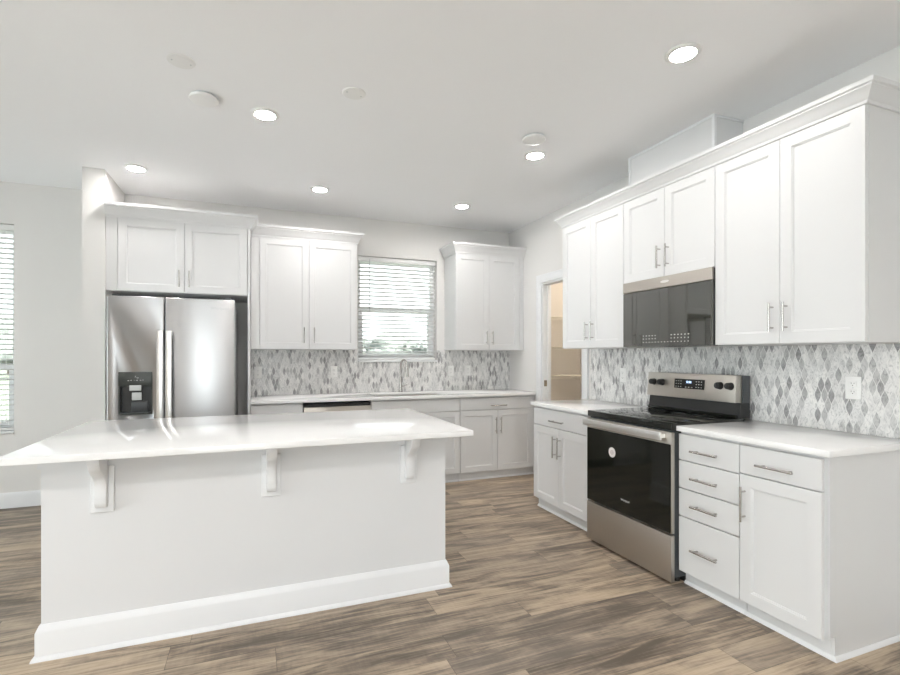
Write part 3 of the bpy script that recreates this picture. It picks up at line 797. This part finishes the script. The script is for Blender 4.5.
# ------------------------------------------------------------------ ceiling fittings
def downlight(label, x, y, lens='lens'):
    t = thing('recessed_light', label, 'ceiling light', (x, y, H), 0, 'recessed ceiling lights')
    MB().lathe([(.060, -.0005), (.084, -.0005), (.084, -.004), (.078, -.008), (.064, -.011), (.060, -.010)], (0, 0, 0), 48, ring=True).build('trim_ring', 'plate', t)
    MB().lathe([(.0, -.0072), (.058, -.0072), (.0595, -.0055), (.0595, -.001), (.0, -.001)], (0, 0, 0), 40).build('lens', lens, t)
downlight('lit round ceiling light above the near right cabinets, largest in view', 1.986, 1.826)
downlight('lit round ceiling light above the island, beside the smoke detector', .065, 3.211)
downlight('lit round ceiling light in front of the refrigerator cabinet', -.879, 4.501)
downlight('lit round ceiling light in front of the wall cabinet left of the window', .556, 4.479)
downlight('lit round ceiling light in front of the corner cabinet right of the window', 1.947, 4.481)
downlight('lit round ceiling light just beyond a smoke detector near the vent chase', 1.962, 3.148)
for x in (-2.4, -1.1, .2):  # unseen added lights; front row placed from the island's shadow edge
    for y in (-.25, -2.0): downlight('unseen round ceiling light behind the camera, added to light the kitchen', x, y, 'fill_lens')
def detector(label, x, y):
    t = thing('smoke_detector', label, 'smoke detector', (x, y, H), 0, 'smoke detectors')
    MB().lathe([(.066, -.0005), (.066, -.006), (.050, -.007), (.050, -.012), (.0, -.012)], (0, 0, 0), 40).build('mounting_base', 'grey_plastic', t)
    MB().lathe([(.050, -.0125), (.078, -.0125), (.080, -.018), (.076, -.025), (.060, -.029), (.0, -.030)], (0, 0, 0), 40).build('cover', 'plate', t)
detector('white round smoke detector over the island', -.27, 3.12)
detector('white round smoke detector between the island and the vent chase', 1.794, 2.891)
def cplate(label, x, y):
    t = thing('ceiling_cover_plate', label, 'cover plate', (x, y, H), 0, 'blank ceiling plates')
    p = MB().lathe([(.066, -.0005), (.066, -.003), (.062, -.006), (.0, -.007)], (0, 0, 0), 40).build('plate', 'plate', t)
    for s in (-1, 1): MB().cyl((s * .042, s * .01, -.0086), (s * .042, s * .01, -.006), .004, 10).build('screw', 'grey_plastic', p)
cplate('flat white blank plate on the ceiling nearer the smoke detector over the island', -.345, 2.785)
cplate('flat white blank plate alone on the ceiling right of the island light', .534, 2.773)

# ------------------------------------------------------------------ pantry
def wire_shelf(label, z):
    t = thing('wire_shelf', label, 'shelf', (PX, YB, z), 0, 'wire shelves in the pantry')
    xl = XR + .096 - PX; d = .30; b = MB(); r = .0022
    # run along the far wall
    for k in range(13):
        y = -.006 - k * (d - .012) / 12; b.cyl((xl + .004, y, 0), (-.004, y, 0), r, 6)
    b.cyl((xl + .004, -d, -.028), (-d, -d, -.028), .003, 6); b.cyl((xl + .004, -d, 0), (-d, -d, 0), .003, 6)
    for k in range(24):
        x = xl + .02 + k * .036
        if x > -d: break
        b.cyl((x, -.004, .002), (x, -d, .002), .0016, 6); b.cyl((x, -d, 0), (x, -d, -.028), .0016, 6)
    # run along the side wall
    L = 1.75
    for k in range(13):
        x = -.006 - k * (d - .012) / 12; b.cyl((x, -d, 0), (x, -L, 0), r, 6)
    b.cyl((-d, -d, -.028), (-d, -L, -.028), .003, 6)
    for k in range(48): b.cyl((-.004, -d - .02 - k * .03, .002), (-d, -d - .02 - k * .03, .002), .0016, 6)
    b.build('wire_deck', 'wire', t)
    for y in (-.62, -1.3):
        q = MB(); q.tube([(-d + .004, y, -.006), (-.012, y, -.30), (-.006, y, -.33)], .0065, 8); q.box(-.008, -.001, y - .012, y + .012, -.345, -.285, .001)
        q.build('support_brace', 'wire', t)
wire_shelf('topmost white wire shelf inside the pantry', 1.782)
wire_shelf('middle white wire shelf inside the pantry', 1.42)
wire_shelf('lowest white wire shelf in view inside the pantry', 1.07)
t = thing('pantry_light', 'small round lamp on the pantry ceiling', 'ceiling light', (3.45, 4.2, H))
MB().lathe([(.085, -.0005), (.085, -.02), (.075, -.03), (.07, -.03), (.07, -.0005)], (0, 0, 0), 32, ring=True).build('lamp_base', 'plate', t)
MB().lathe([(.07, -.025), (.065, -.04), (.04, -.055), (.0, -.06)], (0, 0, 0), 32).build('lens', 'pantry_lens', t)

# ------------------------------------------------------------------ outside the windows
struct(MB().box(-120, 120, YB + .45, 160, -.6, -.45).build('ground', 'grass', smooth=False))
def tree(label, x, y, h, rad, seed):
    t = thing('tree', label, 'tree', (x, y, -.45), 0, 'trees beyond the windows')
    MB().cyl((0, 0, 0), (0, 0, h * .5), .18, 10, .10).build('trunk', 'bark', t)
    tb = bmesh.new(); bmesh.ops.create_icosphere(tb, subdivisions=4, radius=1)
    for v in tb.verts:
        n_ = noise.noise(v.co * 1.7 + Vector((seed, 0, 0))) * .35 + noise.noise(v.co * 5 + Vector((0, seed, 0))) * .16
        v.co = v.co * (1 + n_); v.co.x *= rad; v.co.y *= rad; v.co.z = v.co.z * h * .42 + h * .56
    b = MB(); b._merge(tb); b.build('crown', 'foliage', t)
for k, (x, y, h, r) in enumerate([(7.2, 46, 3.6, 2.0), (12.2, 47, 4.0, 2.1), (17.2, 46, 3.7, 2.1), (22.2, 47, 3.8, 2.1), (10.3, 55, 4.2, 2.3), (16.0, 55, 4.4, 2.4), (21.8, 56, 4.3, 2.3)]):
    tree('grey green tree far away behind the blind above the sink', x, y, h, r, k * 3.1)
for k, (x, y, h, r) in enumerate([(-16.5, 45, 4.8, 2.1), (-22.0, 47, 5.2, 2.2), (-21.0, 56, 5.6, 2.4)]):
    tree('grey green tree far away behind the tall window blind', x, y, h, r, 40 + k * 3.1)
